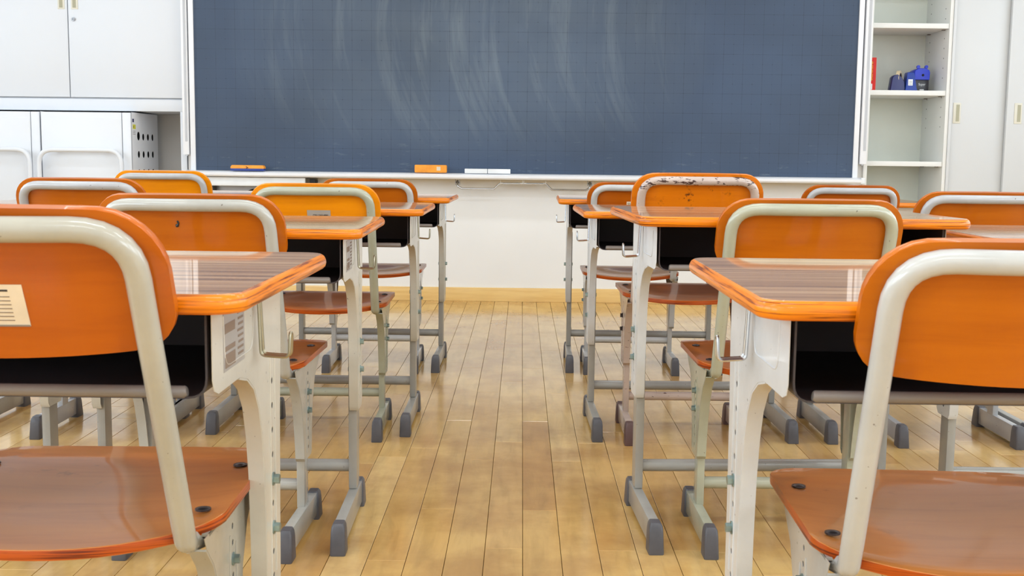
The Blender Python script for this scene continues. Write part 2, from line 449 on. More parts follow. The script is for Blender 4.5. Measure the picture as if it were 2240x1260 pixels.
def plank_bm(w, l, h=0.012):
    b = BM(); c = 0.0006
    x, y = w/2, l
    lo = [(-x, 0, -h), (x, 0, -h), (x, y, -h), (-x, y, -h)]
    mid = [(-x, 0, -c), (x, 0, -c), (x, y, -c), (-x, y, -c)]
    top = [(-x+c, c, 0), (x-c, c, 0), (x-c, y-c, 0), (-x+c, y-c, 0)]
    rings(b, [lo, mid, top]); return b
full = plank_bm(PW-0.0011, PL-0.0011); pm = bpy.data.meshes.new('plank'); bmesh.ops.recalc_face_normals(full, faces=full.faces[:]); full.to_mesh(pm); full.free(); pm.materials.append(M('floor'))
rest = BM(); n_planks = 0
for k in range(-50, 50):
    xc = X0L+(k+0.5)*PW
    if xc < RX0+0.03 or xc > RX1-0.03: continue
    j = known.get(k, 2.2+random.random()*PL)
    y = j-PL*math.ceil((j-RY0)/PL)
    while y < RY1:
        y0, y1 = max(y, RY0), min(y+PL, RY1)
        if y1-y0 > 0.03:
            seen = y1 > 2.0 and abs(xc) < 0.49*y1+0.1
            if seen and y1 < 6.3 and n_planks < 300:
                o = bpy.data.objects.new('plank', pm); COL.objects.link(o); o.parent = floor
                o.location = (xc, y0, random.uniform(-0.0001, 0.0)); o.scale = (1, (y1-y0)/PL, 1); n_planks += 1
            else:
                l = y1-y0-0.0011; x = (PW-0.0011)/2; c = 0.0006; h = 0.012
                rings(rest, [[(xc-x, y0, -h), (xc+x, y0, -h), (xc+x, y0+l, -h), (xc-x, y0+l, -h)], [(xc-x+c, y0+c, 0), (xc+x-c, y0+c, 0), (xc+x-c, y0+l-c, 0), (xc-x+c, y0+l-c, 0)]])
        y += PL
fr = obj('floor_boards', rest, M('floor'), floor, smooth=0); fr['kind'] = 'stuff'

# room shell
b = BM(); box(b, RX0, RX1, RY0, RY1, RZ, RZ+0.1); struct(obj('ceiling', b, M('ceiling'), smooth=0))
b = BM(); box(b, -1.80, 1.835, WALL, WALL+0.12, 0.0, RZ); wf = struct(obj('wall_front', b, M('wall'), smooth=0))
b = BM(); box(b, RX0-0.1, RX1+0.1, RY1, RY1+0.1, 0.0, RZ); struct(obj('wall_front_recess', b, M('wall'), smooth=0))
b = BM(); box(b, RX0-0.1, RX1+0.1, RY0-0.1, RY0, 0.0, RZ); struct(obj('wall_back', b, M('wall'), smooth=0))
WH, WZ0, WZ1 = 0.85, 0.95, 2.35                               # four openings per side wall; the right ones are added for fill light
ys = [RY0]+[v for wy in WIN_Y for v in (wy-WH, wy+WH)]+[RY1]
n_win = 0
for nm, xa, s in (('wall_left', RX0, -1), ('wall_right', RX1, 1)):
    b = BM(); x0, x1 = sorted((xa, xa+s*0.1))
    box(b, x0, x1, RY0, RY1, 0, WZ0); box(b, x0, x1, RY0, RY1, WZ1, RZ)
    for a, c in zip(ys[::2], ys[1::2]): box(b, x0, x1, a, c, WZ0, WZ1)
    struct(obj(nm, b, M('wall'), smooth=0))
    for wy in WIN_Y:
        b = BM(); w_ = 0.05; x0, x1 = sorted((xa+s*0.02, xa+s*0.08)); n_win += 1
        box(b, x0, x1, wy-WH, wy+WH, WZ0, WZ0+w_); box(b, x0, x1, wy-WH, wy+WH, WZ1-w_, WZ1)
        for yy in (wy-WH, wy-w_/2, wy+WH-w_): box(b, x0, x1, yy, yy+w_, WZ0, WZ1)
        struct(obj('window_%d' % n_win, b, M('alu'), smooth=0))  # right-wall frames are added along with the fill source
b = BM(); box(b, -1.80, 1.835, WALL-0.014, WALL, 0.0, 0.075, 0.002); struct(obj('baseboard_front', b, M('base')))
# ceiling lamps
for x, y in LAMPS:
    t_ = thing('ceiling_lamp', 'white tube lamp under the ceiling, %s, %s' % ({-1.9: 'window side', 0.0: 'above the aisle', 1.9: 'far side'}[x], {-1.4: 'rearmost row', 0.6: 'second row from the back', 2.6: 'second row from the blackboard', 4.5: 'row nearest the blackboard'}[y]), 'lamp', (x, y, RZ), 0, 'ceiling lamps over the desks')
    b = BM(); box(b, -0.63, 0.63, -0.11, 0.11, -0.07, 0, 0.004); obj('housing', b, M('alu'), t_)
    b = BM(); box(b, -0.6, 0.6, -0.08, 0.08, -0.085, -0.07, 0.004); obj('diffuser', b, M('lamp'), t_)


# ------------------------------------------------------------------ desks
DW, DD = 0.641, 0.490
TH = 0.0195

def make_desk(name, label, loc, rz, hd, mat, hookmat, hook_sides=(-1, 1), rows=None, ribs=True):
    t = thing(name, label, 'desk', loc, rz, 'school desks in rows'); dz = hd-0.636
    # tabletop with bullnose edge
    b = BM(); prof = [(0.010, 0.0), (0.004, 0.0012), (0.0012, 0.004), (0.0, 0.0085), (0.0006, 0.013), (0.0028, 0.0172), (0.0055, 0.0192), (0.007, TH)]
    rings(b, [rrect(DW, DD, 0.034, 0, DD/2, hd-TH+z, 7, i) for i, z in prof])
    top = obj('tabletop', b, M('edge'), t, smooth=50)
    b = BM(); rings(b, [rrect(DW, DD, 0.034, 0, DD/2, hd-0.0004, 7, 0.0065), rrect(DW, DD, 0.034, 0, DD/2, hd+0.0004, 7, 0.0068)])
    obj('laminate_surface', b, M('laminate'), top, smooth=30)
    # open book box: U section, closed at the back
    bw = 0.2765; zt, zb_ = hd-TH-0.0005, hd-0.106
    sec = round_poly([(-bw, zt), (-bw, zb_), (bw, zb_), (bw, zt)], [0, 0.02, 0.02, 0], 5)
    inn = round_poly([(-bw+0.002, zt), (-bw+0.002, zb_+0.002), (bw-0.002, zb_+0.002), (bw-0.002, zt)], [0, 0.018, 0.018, 0], 5)
    y0, y1 = 0.045, 0.349
    b = BM(); n = len(sec)
    V = {}
    for key, sc, yy in (('a', sec, y0), ('b', inn, y0), ('c', inn, y1), ('d', sec, y1)): V[key] = [b.verts.new((p[0], yy, p[1])) for p in sc]
    for q, r_ in (('a', 'b'), ('b', 'c'), ('c', 'd'), ('d', 'a')):
        for i in range(n-1): b.faces.new((V[q][i], V[q][i+1], V[r_][i+1], V[r_][i]))
    box(b, -bw+0.003, bw-0.003, y1-0.003, y1+0.001, zb_+0.0005, zt)
    box(b, -bw+0.003, bw-0.003, y0+0.02, y1, zt-0.003, zt-0.0005)
    obj('book_box', b, M('box'), t)
    b = BM(); tube(b, [(-bw+0.0205, y0+0.003, zb_+0.0066), (-bw+0.023, y0+0.003, zb_+0.0062), (bw-0.023, y0+0.003, zb_+0.0062), (bw-0.0205, y0+0.003, zb_+0.0066)], [0.0045, 0.0062, 0.0062, 0.0045], 12)
    obj('front_lip', b, M('lip'), t)
    for s in (-1, 1):
        xo = s*0.2815; xi = s*0.2807
        near = [(0.050, 0.619), (0.045, 0.612), (0.045, 0.548), (0.051, 0.536), (0.066, 0.531), (0.15, 0.531), (0.184, 0.523), (0.214, 0.507), (0.236, 0.480), (0.250, 0.444), (0.260, 0.395), (0.266, 0.32), (0.268, 0.245), (0.275, 0.235)]
        far = [(0.330, 0.235), (0.338, 0.245), (0.340, 0.33), (0.344, 0.45), (0.352, 0.54), (0.352, 0.612), (0.347, 0.619)]
        outl = [(y, z+dz) for y, z in near+far]
        holes = []; hz = []
        for k in range(9):
            z = 0.498+dz-0.03*k
            if k in (4, 6): hz.append(z); continue
            holes.append([(0.302+0.0044*math.cos(a), z+0.0042*math.sin(a)) for a in [2*PI*q/8 for q in range(8)]])
        b = BM(); plate_holes(b, outl, holes, xo, xi)
        strip_prism(b, [(y, z+dz) for y, z in near[5:]], xi-s*0.018, xo-s*0.0004, -0.0025)
        strip_prism(b, [(y, z+dz) for y, z in far[1:]], xi-s*0.018, xo-s*0.0004, -0.0025)
        if ribs:                                      # pressed ribs beside the holes and on the wide part
            for yy in (0.290, 0.314):
                tube(b, [(xo, yy, 0.53+dz), (xo, yy, 0.26+dz)], 0.0012, 6)
            tube(b, bend([(xo, 0.085, 0.605+dz), (xo, 0.09, 0.553+dz), (xo, 0.205, 0.553+dz), (xo, 0.215, 0.605+dz)], 0.02, 4), 0.0011, 6)
        box(b, *sorted((xi, xi-s*0.0008)), 0.296, 0.308, 0.25+dz, 0.51+dz, mi=1)  # dark strip painted in as the shade seen through the holes
        sp_ = obj('side_panel', b, [mat, M('dark')], t)
        for z in hz:
            b = BM(); cyl(b, (xo, 0.302, z), (s, 0, 0), 0.0082, 0.0016, 14); cyl(b, (xo+s*0.0014, 0.302, z), (s, 0, 0), 0.0060, 0.0067, 6)
            obj('bolt', b, M('zinc'), sp_)
            b = BM(); cyl(b, (xi-s*0.0195, 0.302, z), (-s, 0, 0), 0.0055, 0.005, 6); obj('nut', b, M('zinc'), sp_)
        b = BM(); xa, xb = sorted((s*0.2768, s*0.2588)); box(b, xa, xb, 0.281, 0.324, 0.058, 0.50+dz*0.5, 0.003)
        obj('leg', b, M('legpaint'), t)
        foot(t, s*0.2695, 0.0232, 0.362+0.0232, M('legpaint'), M('cap'))
        if s in hook_sides:
            b = BM(); pts = []
            for dy in (-1, 1):
                pts.append([(xo+s*0.006, 0.215+dy*0.004, hd-TH-0.001), (xo+s*0.009, 0.215+dy*0.006, hd-TH-0.072), (xo+s*0.040, 0.215+dy*0.006, hd-TH-0.074), (xo+s*0.041, 0.215+dy*0.005, hd-TH-0.052)])
            a_, c_ = [bend(p, 0.006, 4) for p in pts]
            tip = [Vector((xo+s*0.041, 0.215+0.005*math.cos(q), hd-TH-0.052+0.005*math.sin(q))) for q in [PI-PI*k/6 for k in range(1, 6)]]
            tube(b, a_+tip+c_[::-1], 0.0019, 8)
            obj('bag_hook', b, hookmat, t)
    b = BM(); tube(b, [(-0.2588, 0.302, 0.105), (0.2588, 0.302, 0.105)], 0.0135, 16)
    obj('crossbar', b, M('legpaint'), t)
    return t

def foot(t, xc, y0, y1, mat, capmat, hw=0.0105):
    b = BM(); box(b, xc-hw, xc+hw, y0+0.02, y1-0.02, 0.010, 0.058, 0.0025)
    f = obj('foot', b, mat, t)
    for ya, d in ((y0, 1), (y1, -1)):
        b = BM(); w = hw+0.0035; rs = []
        for z, off, L, ww in ((0.0, 0.0, 0.044, w+0.0008), (0.003, -0.0005, 0.045, w+0.001), (0.044, 0.006, 0.037, w), (0.055, 0.009, 0.033, w-0.0012), (0.0605, 0.013, 0.028, w-0.004)):
            yc = ya+d*(off+L/2)
            r = rrect(2*ww, L, 0.004, xc, yc, z, 3); rs.append(r)
        rings(b, rs); obj('foot_cap', b, capmat, f, smooth=50)


# ------------------------------------------------------------------ chairs
def make_chair(label, loc, rz, frame, wood, dz=0.0, seatmat=None, capmat=None, boltmat=None, name='school_chair', lean=0.36):
    """dz: how much higher than the small size"""
    t = thing(name, label, 'chair', loc, rz, 'school chairs in rows')
    capmat = capmat or M('cap'); boltmat = boltmat or M('zinc'); lp = frame
    SZ = 0.3775+dz; TT = 0.706+dz            # seat top, panel top
    kx = 0.1485; sl = lean                     # tube half spacing, backward lean
    def ty(z): return 0.011-sl*(z-(0.385+dz))
    bow = 0.016
    # back frame: one bent tube
    zt = TT-0.0180; zb_ = SZ-0.0165; r = 0.0115
    P = [(-kx, 0.036, zb_-0.001), (-kx, ty(zb_), zb_), (-kx, ty(zt), zt)]
    Q = [(-x, y, z) for x, y, z in P[::-1]]
    pts = bend([P[0], P[1], P[2]], 0.022, 6)
    left = bend([P[0], P[1], P[2], (0, ty(zt)-bow, zt)], [0.022, 0.052], 7)[:-1]
    midp = [(x, ty(zt)-bow*(1-(x/(kx-0.03))**2), zt) for x in (-0.075, -0.04, 0, 0.04, 0.075)]
    right = [Vector((-p.x, p.y, p.z)) for p in left[::-1]]
    b = BM(); tube(b, left+[Vector(p) for p in midp]+right, r, 16)
    fr_ = obj('back_frame', b, frame, t, smooth=60)
    # backrest panel
    hw = 0.1725; b = BM(); nx, nz = 28, 6
    def outline(x):
        a = abs(x)/hw
        rt_, rb_ = 0.055, 0.034
        e = hw-abs(x)
        top = TT-0.002*a*a; bot = TT-0.139+0.012*a*a
        if e < rt_: top -= rt_*(1-math.sqrt(max(0, 1-((rt_-e)/rt_)**2)))
        if e < rb_: bot += rb_*(1-math.sqrt(max(0, 1-((rb_-e)/rb_)**2)))
        return bot, top
    cols = [-hw*math.cos(PI*i/nx) for i in range(nx+1)]
    F_, B_ = [], []
    for x in cols:
        bo, to = outline(x); fa, ba = [], []
        for j in range(nz+1):
            z = bo+(to-bo)*j/nz
            yy = ty(z)-bow*(1-(x/hw)**2)+0.0115
            fa.append(b.verts.new((x, yy, z))); ba.append(b.verts.new((x, yy+0.0095, z+0.003)))
        F_.append(fa); B_.append(ba)
    for i in range(nx):
        for j in range(nz):
            b.faces.new((F_[i][j], F_[i+1][j], F_[i+1][j+1], F_[i][j+1])); b.faces.new((B_[i][j], B_[i][j+1], B_[i+1][j+1], B_[i+1][j]))
    rim = [(i, 0) for i in range(nx+1)]+[(nx, j) for j in range(1, nz+1)]+[(i, nz) for i in range(nx-1, -1, -1)]+[(0, j) for j in range(nz-1, 0, -1)]
    re = []
    for a_, c_ in zip(rim, rim[1:]+rim[:1]):
        f = b.faces.new((F_[a_[0]][a_[1]], F_[c_[0]][c_[1]], B_[c_[0]][c_[1]], B_[a_[0]][a_[1]]))
        for e in f.edges:
            k = {v for v in e.verts}
            if k <= {F_[a_[0]][a_[1]], F_[c_[0]][c_[1]]} or k <= {B_[a_[0]][a_[1]], B_[c_[0]][c_[1]]}: re.append(e)
    bmesh.ops.bevel(b, geom=list(set(re)), offset=0.0018, segments=2, affect='EDGES', profile=0.5, clamp_overlap=True)
    panel = obj('backrest', b, wood, t, smooth=50)
    # seat
    b = BM(); sw = 0.176; nx, ny = 24, 12
    def sy_(x):
        a = abs(x)/sw; e = sw-abs(x)
        yr = -0.008+0.052*a**2.2; yf = 0.365-0.012*a*a
        for rr, s_ in ((0.034, 1), (0.045, -1)):
            if e < rr:
                dlt = rr*(1-math.sqrt(max(0, 1-((rr-e)/rr)**2)))
                if s_ > 0: yr += dlt
                else: yf -= dlt
        return yr, yf
    cols = [-sw*math.cos(PI*i/nx) for i in range(nx+1)]; Tp, Bt = [], []
    for x in cols:
        ya, yb = sy_(x); a, c = [], []
        for j in range(ny+1):
            q = j/ny; y = ya+(yb-ya)*q; ax = abs(x)/sw
            z = SZ-0.0145*(1-min(1, ax**2.2))*(1-0.85*min(1, max(0, (y-0.10)/0.24))**1.5)-0.003*max(0, (y-0.3)/0.06)
            a.append(b.verts.new((x, y, z))); c.append(b.verts.new((x, y, z-0.0115)))
        Tp.append(a); Bt.append(c)
    for i in range(nx):
        for j in range(ny):
            b.faces.new((Tp[i][j], Tp[i+1][j], Tp[i+1][j+1], Tp[i][j+1])); b.faces.new((Bt[i][j], Bt[i][j+1], Bt[i+1][j+1], Bt[i+1][j]))
    rim = [(i, 0) for i in range(nx+1)]+[(nx, j) for j in range(1, ny+1)]+[(i, ny) for i in range(nx-1, -1, -1)]+[(0, j) for j in range(ny-1, 0, -1)]
    re = []
    for a_, c_ in zip(rim, rim[1:]+rim[:1]):
        p, q_, r_, s_ = Tp[a_[0]][a_[1]], Tp[c_[0]][c_[1]], Bt[c_[0]][c_[1]], Bt[a_[0]][a_[1]]
        f = b.faces.new((p, q_, r_, s_)); f.material_index = 1
        for e in f.edges:
            if set(e.verts) in ({p, q_}, {r_, s_}): re.append(e)
    bmesh.ops.bevel(b, geom=list(set(re)), offset=0.0018, segments=2, affect='EDGES', profile=0.5, clamp_overlap=True)
    obj('seat', b, [seatmat or M('seat'), M('seat_edge')], t, smooth=50)
    for s in (-1, 1):
        for y in (0.085, 0.262):
            b = BM(); c = (s*0.150, y, SZ-0.0015)
            cyl(b, c, (0, 0, 1), 0.0085, 0.0016, 18); cyl(b, (c[0], c[1], c[2]+0.0014), (0, 0, 1), 0.0068, 0.0016, 18, r2=0.004)
            obj('seat_bolt', b, M('dark_bolt'), t)
        xo = s*0.1675; xi = s*0.1667
        near = [(0.022, SZ-0.0125), (0.030, SZ-0.026), (0.058, SZ-0.052), (0.080, SZ-0.09), (0.094, SZ-0.135), (0.103, SZ-0.18), (0.106, SZ-0.206), (0.112, SZ-0.212)]
        far = [(0.168, SZ-0.212), (0.176, SZ-0.204), (0.180, SZ-0.15), (0.190, SZ-0.10), (0.215, SZ-0.055), (0.255, SZ-0.028), (0.275, SZ-0.0125)]
        holes = []; hz = []
        for k in range(9):
            z = SZ-0.038-0.019*k
            if k in (2, 4): hz.append(z); continue
            holes.append([(0.142+0.0040*math.cos(a), z+0.0038*math.sin(a)) for a in [2*PI*q/8 for q in range(8)]])
        b = BM(); plate_holes(b, near+far, holes, xo, xi)
        strip_prism(b, near[1:], xi-s*0.018, xo-s*0.0004, -0.0025); strip_prism(b, far[:], xi-s*0.018, xo-s*0.0004, -0.0025)
        box(b, *sorted((xo, xo-s*0.028)), 0.04, 0.26, SZ-0.016, SZ-0.0125)
        tube(b, [(s*kx, 0.030, zb_-0.002), (s*(kx+0.012), 0.070, SZ-0.028)], [r, 0.006], 10)
        tube(b, bend([(xo, 0.128, SZ-0.045), (xo, 0.126, SZ-0.075), (xo, 0.128, SZ-0.20)], 0.01, 3), 0.0011, 6)
        tube(b, [(xo, 0.156, SZ-0.06), (xo, 0.156, SZ-0.20)], 0.0011, 6)
        box(b, *sorted((xi, xi-s*0.0008)), 0.137, 0.147, SZ-0.20, SZ-0.03, mi=1)  # dark backing standing for shade inside the bracket holes
        sp_ = obj('side_bracket', b, [frame, M('dark')], t)
        for z in hz:
            b = BM(); cyl(b, (xo, 0.142, z), (s, 0, 0), 0.0075, 0.0015, 14); cyl(b, (xo+s*0.0015, 0.142, z), (s, 0, 0), 0.0055, 0.0062, 6)
            obj('bolt', b, boltmat, sp_)
        b = BM(); xa, xb = sorted((s*0.163, s*0.147)); box(b, xa, xb, 0.120, 0.160, 0.056, SZ-0.06, 0.003)
        obj('leg', b, lp, t)
        foot(t, s*0.1585, -0.05, 0.262, lp, capmat, 0.0098)
    b = BM(); tube(b, [(-0.147, 0.140, 0.100), (0.147, 0.140, 0.100)], 0.0125, 16)
    obj('crossbar', b, lp, t)
    return t, panel, ty, TT

MAT['seat'] = varnish_wood('seat_ply', (190, 100, 26), 0.78, rough=0.3, coat=0.25)
MAT['seat_pale'] = varnish_wood('seat_ply_pale', (190, 118, 56), 0.82, stains=0.3, rough=0.34, coat=0.25)  # paler seat ply with faint stains
fp = {}
for k, rgb in dict(L1=(172, 168, 155), L2=(172, 171, 164), L3=(164, 166, 147), L4=(184, 184, 183), R1=(184, 184, 181), R2=(168, 169, 149), R4=(184, 184, 183), X=(174, 175, 177)).items():
    fp[k] = paint('chair_paint_'+{'L1': 'cream', 'L2': 'warm_grey', 'L3': 'greenish', 'L4': 'light_grey', 'R1': 'off_white', 'R2': 'khaki', 'R4': 'white_grey', 'X': 'cool_grey'}[k], rgb)
fp['R3'] = paint('chair_paint_pinkish_chipped', (190, 172, 162), chips=1.0)
w_dark = varnish_wood('back_ply_orange', (184, 95, 7), 0.86)
w_dark2 = varnish_wood('back_ply_reddish', (180, 89, 8), 0.85)
w_mid = varnish_wood('back_ply_mid', (184, 97, 5), 0.86)
w_amber = varnish_wood('back_ply_amber', (234, 142, 6), 0.88)
w_stain = varnish_wood('back_ply_stained', (214, 116, 8), 0.84, stains=1.0)

# desks: aisle-side near corner, rotation, height, from the calibration
DK = dict(L1=(-0.2557, 1.02507, 0.64056, 0.0006), L2=(-0.29686, 2.09777, 0.63485, 0.02386), L3=(-0.26462, 3.04945, 0.63135, 0.00526), L4=(-0.25432, 4.00021, 0.62991, -0.01356),
          R1=(0.2253, 1.0567, 0.63749, 0.0005), R2=(0.22275, 2.12624, 0.66384, 0.0469), R3=(0.16543, 3.01896, 0.6327, 0.01979), R4=(0.13, 4.03583, 0.63018, -0.01422),
          M2=(-0.960, 2.09, 0.635, 0.0), M3=(-0.935, 3.05, 0.627, 0.0), M4=(-0.93, 4.05, 0.632, 0.0),
          N2=(0.872, 2.10, 0.632, 0.0), N3=(0.812, 3.03, 0.633, 0.0), N4=(0.83, 4.02, 0.632, 0.0))
DLAB = dict(L1='nearest desk left of the aisle, side panel in warm shade tone with paper label and yellowed hook',
            L2='second desk left of the aisle, walnut top, printed label on its side panel',
            L3='third desk left of the aisle, small glossy top seen past the amber chair back',
            L4='farthest desk left of the aisle, closest to the blackboard wall',
            R1='nearest desk right of the aisle, striped walnut top and side panel in bright lit tone with hook',
            R2='second desk right of the aisle, taller than its neighbours, under the chipped chair back',
            R3='third desk right of the aisle, its corner peeping out left of the taller desk',
            R4='farthest desk right of the aisle, closest to the blackboard wall',
            M2='outer left column desk beside the second row, only foot and leg showing',
            M3='outer left column desk of the third row, hidden behind orange chair backs',
            M4='outer left column desk of the last row, sliver of top between chair backs',
            N2='outer right column desk with pale walnut top behind the nearest right chair back',
            N3='outer right column desk of the third row, feet visible under the dark book box',
            N4='outer right column desk of the last row, orange edge between two chair backs')
for k, (x, y, hd, a) in DK.items():
    s = -1 if k[0] in 'LM' else 1
    cx_ = x+s*DW/2*math.cos(a); cy_ = y+s*DW/2*math.sin(a)
    mt = M('deskL') if s < 0 else M('deskR')
    d = make_desk('school_desk', DLAB[k], (cx_, cy_, 0), a, hd, mt, M('brass') if k in ('L1', 'L2', 'L3') else M('chrome'))
    if k in ('L1', 'L2'):
        b = BM(); box(b, 0.2815, 0.2821, 0.085, 0.170, hd-0.088, hd-0.028); lb = obj('paper_label', b, M('plate'), d, smooth=0); lb['label'] = 'grey printed paper label on the side panel'
        b = BM(); random.seed(3)
        for j in range(8): box(b, 0.2820, 0.2824, 0.140+0.002*(j % 3), 0.164, hd-0.036-j*0.0062, hd-0.0335-j*0.0062)
        for z0, z1 in ((0.040, 0.050), (0.063, 0.068), (0.071, 0.085)): box(b, 0.2820, 0.2824, 0.090, 0.130, hd-z1, hd-z0)
        obj('print', b, M('greyink'), lb, smooth=0)

CH = dict(L1=(-0.484, 1.085, 0.022, 0.016), L2=(-0.600, 2.127, -0.016, -0.008), L3=(-0.546, 3.055, 0.02, -0.008), L4=(-0.538, 4.047, 0.01, -0.012),
          R1=(0.487, 1.10, -0.035, -0.006), R2=(0.535, 2.181, 0.008, -0.006), R3=(0.460, 3.057, 0.005, 0.030), R4=(0.403, 4.074, -0.009, -0.014))
CS = dict(L1=(fp['L1'], w_dark2, 'nearest chair on the left, cream tube, paper size table stuck on its orange back'),
          L2=(fp['L2'], w_dark, 'orange chair left of the aisle with a black mark below its tube'),
          L3=(fp['L3'], w_amber, 'amber chair with silver code plate, third on the left, greenish tube'),
          L4=(fp['L4'], w_dark, 'farthest chair on the left of the aisle, light grey tube'),
          R1=(fp['R1'], w_mid, 'nearest chair on the right, thick white tube, wide pale seat'),
          R2=(fp['R2'], w_mid, 'khaki tubed orange chair right of the aisle, second from the viewer'),
          R3=(fp['R3'], w_stain, 'taller stained chair with chipped pinkish tube and brown feet'),
          R4=(fp['R4'], w_dark2, 'farthest chair right of the aisle with small code sticker on its back'))
chairs = {}
for k, (x, y, a, dz) in CH.items():
    f_, w_, lab = CS[k]
    kw = {}
    if k == 'R3': kw = dict(capmat=M('brown_cap'), boltmat=M('dark_bolt'))
    if k == 'L1': kw['lean'] = 0.46
    if k in ('L1', 'R1', 'R4', 'L4'): kw['seatmat'] = M('seat_pale')
    chairs[k] = make_chair(lab, (x, y, 0), a, f_, w_, dz, **kw)
for k, x, y, a, w_, lab, dz in (('M3', -1.152, 3.04, 0.0, w_dark, 'outer left chair of the third row, wide orange back with grey tube', 0.0),
                            ('M4', -1.265, 4.07, 0.0, w_amber, 'outer left chair of the last row, in front of the white carts', 0.008),
                            ('N3', 1.205, 3.07, 0.0, w_dark, 'outer right chair of the third row, cut by the right edge', -0.010),
                            ('N4', 1.150, 4.06, 0.0, w_dark2, 'outer right chair of the last row, in front of the open shelves', -0.015)):
    chairs[k] = make_chair(lab, (x, y, 0), a, fp['X'], w_, dz)

# labels and marks on the backs
def on_back(k, x0, x1, z0, z1, mat, name, th=0.0007):
    t, panel, ty, TT = chairs[k]; hw = 0.1725; b = BM(); n = 5; rs = []
    for i in range(n+1):
        x = x0+(x1-x0)*i/n
        def Y(z): return ty(z)-0.016*(1-(x/hw)**2)+0.0115
        rs.append([(x, Y(z0)-0.0002, z0), (x, Y(z1)-0.0002, z1), (x, Y(z1)-th, z1), (x, Y(z0)-th, z0)])
    rings(b, rs); return obj(name, b, mat, panel, smooth=0)
TT = chairs['L1'][3]
lb = on_back('L1', -0.085, 0.047, TT-0.107, TT-0.068, M('paper'), 'paper_label'); lb['label'] = 'cream paper size table with a curled lower edge'
random.seed(5)
on_back('L1', -0.08, 0.010, TT-0.0745, TT-0.0727, M('ink'), 'print', 0.001)
on_back('L1', 0.014, 0.034, TT-0.0745, TT-0.0727, M('ink'), 'print', 0.001)
for j in range(7):
    z_ = TT-0.0790-j*0.0037
    on_back('L1', 0.005+random.uniform(-0.002, 0.002), 0.010, z_-0.0008, z_, M('greyink'), 'print', 0.001)
    on_back('L1', 0.020+random.uniform(-0.003, 0.001), 0.0345, z_-0.0008, z_, M('greyink'), 'print', 0.001)
    on_back('L1', -0.075, -0.02+random.uniform(-0.01, 0.01), z_-0.0008, z_, M('greyink'), 'print', 0.001)
on_back('L1', -0.085, 0.0465, TT-0.1075, TT-0.1060, M('lip'), 'print', 0.0014)
TT = chairs['L3'][3]
lb = on_back('L3', -0.018, 0.043, TT-0.094, TT-0.068, M('plate'), 'code_plate'); lb['label'] = 'silver code plate'
def back_text(k, s, size, x, z, mat, sx=1.0):
    t, panel, ty, TT = chairs[k]
    y = ty(z)-0.016*(1-(x/0.1725)**2)+0.0115-0.0011
    text_mesh(s, size, mat, panel, (x, y, z), (PI/2+0.34, 0, 0), sx=sx)
back_text('L3', 'CM-1263-40M', 0.0068, -0.0035, TT-0.0835, M('ink'))
TT = chairs['R4'][3]
on_back('R4', -0.034, 0.03, TT-0.092, TT-0.066, M('paper'), 'code_plate')
back_text('R4', 'SS-40', 0.0125, -0.031, TT-0.079, M('ink'))
# black blot on the second left chair
t_, panel, ty, TT = chairs['L2']
b = BM(); z = TT-0.047
pts = [Vector((-0.018+0.0022*math.sin(i*0.9), ty(z-i*0.0022)-0.016*(1-(0.018/0.1725)**2)+0.0112, z-i*0.0022)) for i in range(6)]
tube(b, pts, [0.0016, 0.002, 0.0017, 0.0022, 0.0034, 0.0018], 8); obj('ink_mark', b, M('black'), panel)


# ------------------------------------------------------------------ blackboard wall
BY = 6.075
bx0, bx1, bz0, bz1 = -1.740, 1.754, 0.6935, 2.02
t = thing('blackboard', 'large dark slate blackboard with faint ruling and wiped chalk', 'blackboard', (0, BY, 0))
b = BM(); box(b, 0, bx1-bx0, 0, 0.02, 0, bz1-bz0)
obj('board_surface', b, M('board'), t, smooth=0, loc=(bx0, 0, bz0))
for x0, x1, z0, z1 in ((bx0-0.027, bx0, bz0-0.01, bz1+0.027), (bx1, bx1+0.027, bz0-0.01, bz1+0.027), (bx0-0.027, bx1+0.027, bz1, bz1+0.027)):
    b = BM(); box(b, x0, x1, -0.008, 0.03, z0, z1, 0.003); obj('frame_rail', b, M('alu'), t)
# chalk tray, rounded bull nose bar
b = BM(); sec = [(-0.095, -0.004), (-0.104, -0.010), (-0.104, -0.022), (-0.098, -0.030), (0.02, -0.030), (0.02, -0.002), (-0.02, 0.0)]
rings(b, [[(x, y, bz0+z) for y, z in sec] for x in (bx0-0.035, bx1+0.03)])
obj('chalk_tray', b, M('alu'), t)
for x in (bx0-0.035, bx1+0.03):
    b = BM(); box(b, x-0.012, x+0.012, -0.105, 0.02, bz0-0.034, bz0+0.001, 0.008, seg=4); obj('tray_end_cap', b, M('white'), t)
# backing so that the board meets the wall
b = BM(); box(b, bx0, bx1, 0.02, WALL-BY, bz0-0.03, bz1); obj('backing', b, M('alu'), t, smooth=0)

for s, x0, x1, zb2, lab in ((-1, -1.806, -1.774, 0.775, 'white perforated vertical rail left of the blackboard'), (1, 1.790, 1.824, 0.765, 'white perforated vertical rail right of the blackboard')):
    t = thing('slide_rail', lab, 'rail', (x0, WALL, 0))
    w = x1-x0
    b = BM(); box(b, 0, w, -0.075, 0, zb2, 2.1, 0.003); obj('rail_body', b, M('alu'), t)
    b = BM(); box(b, w*0.42, w*0.82, -0.0765, -0.070, zb2+0.07, 2.08); obj('perforated_strip', b, M('perf'), t, smooth=0)
    b = BM(); cyl(b, (w/2, -0.06, zb2-0.006), (0, 0, 1), 0.006, 0.006); obj('screw', b, M('chrome'), t)

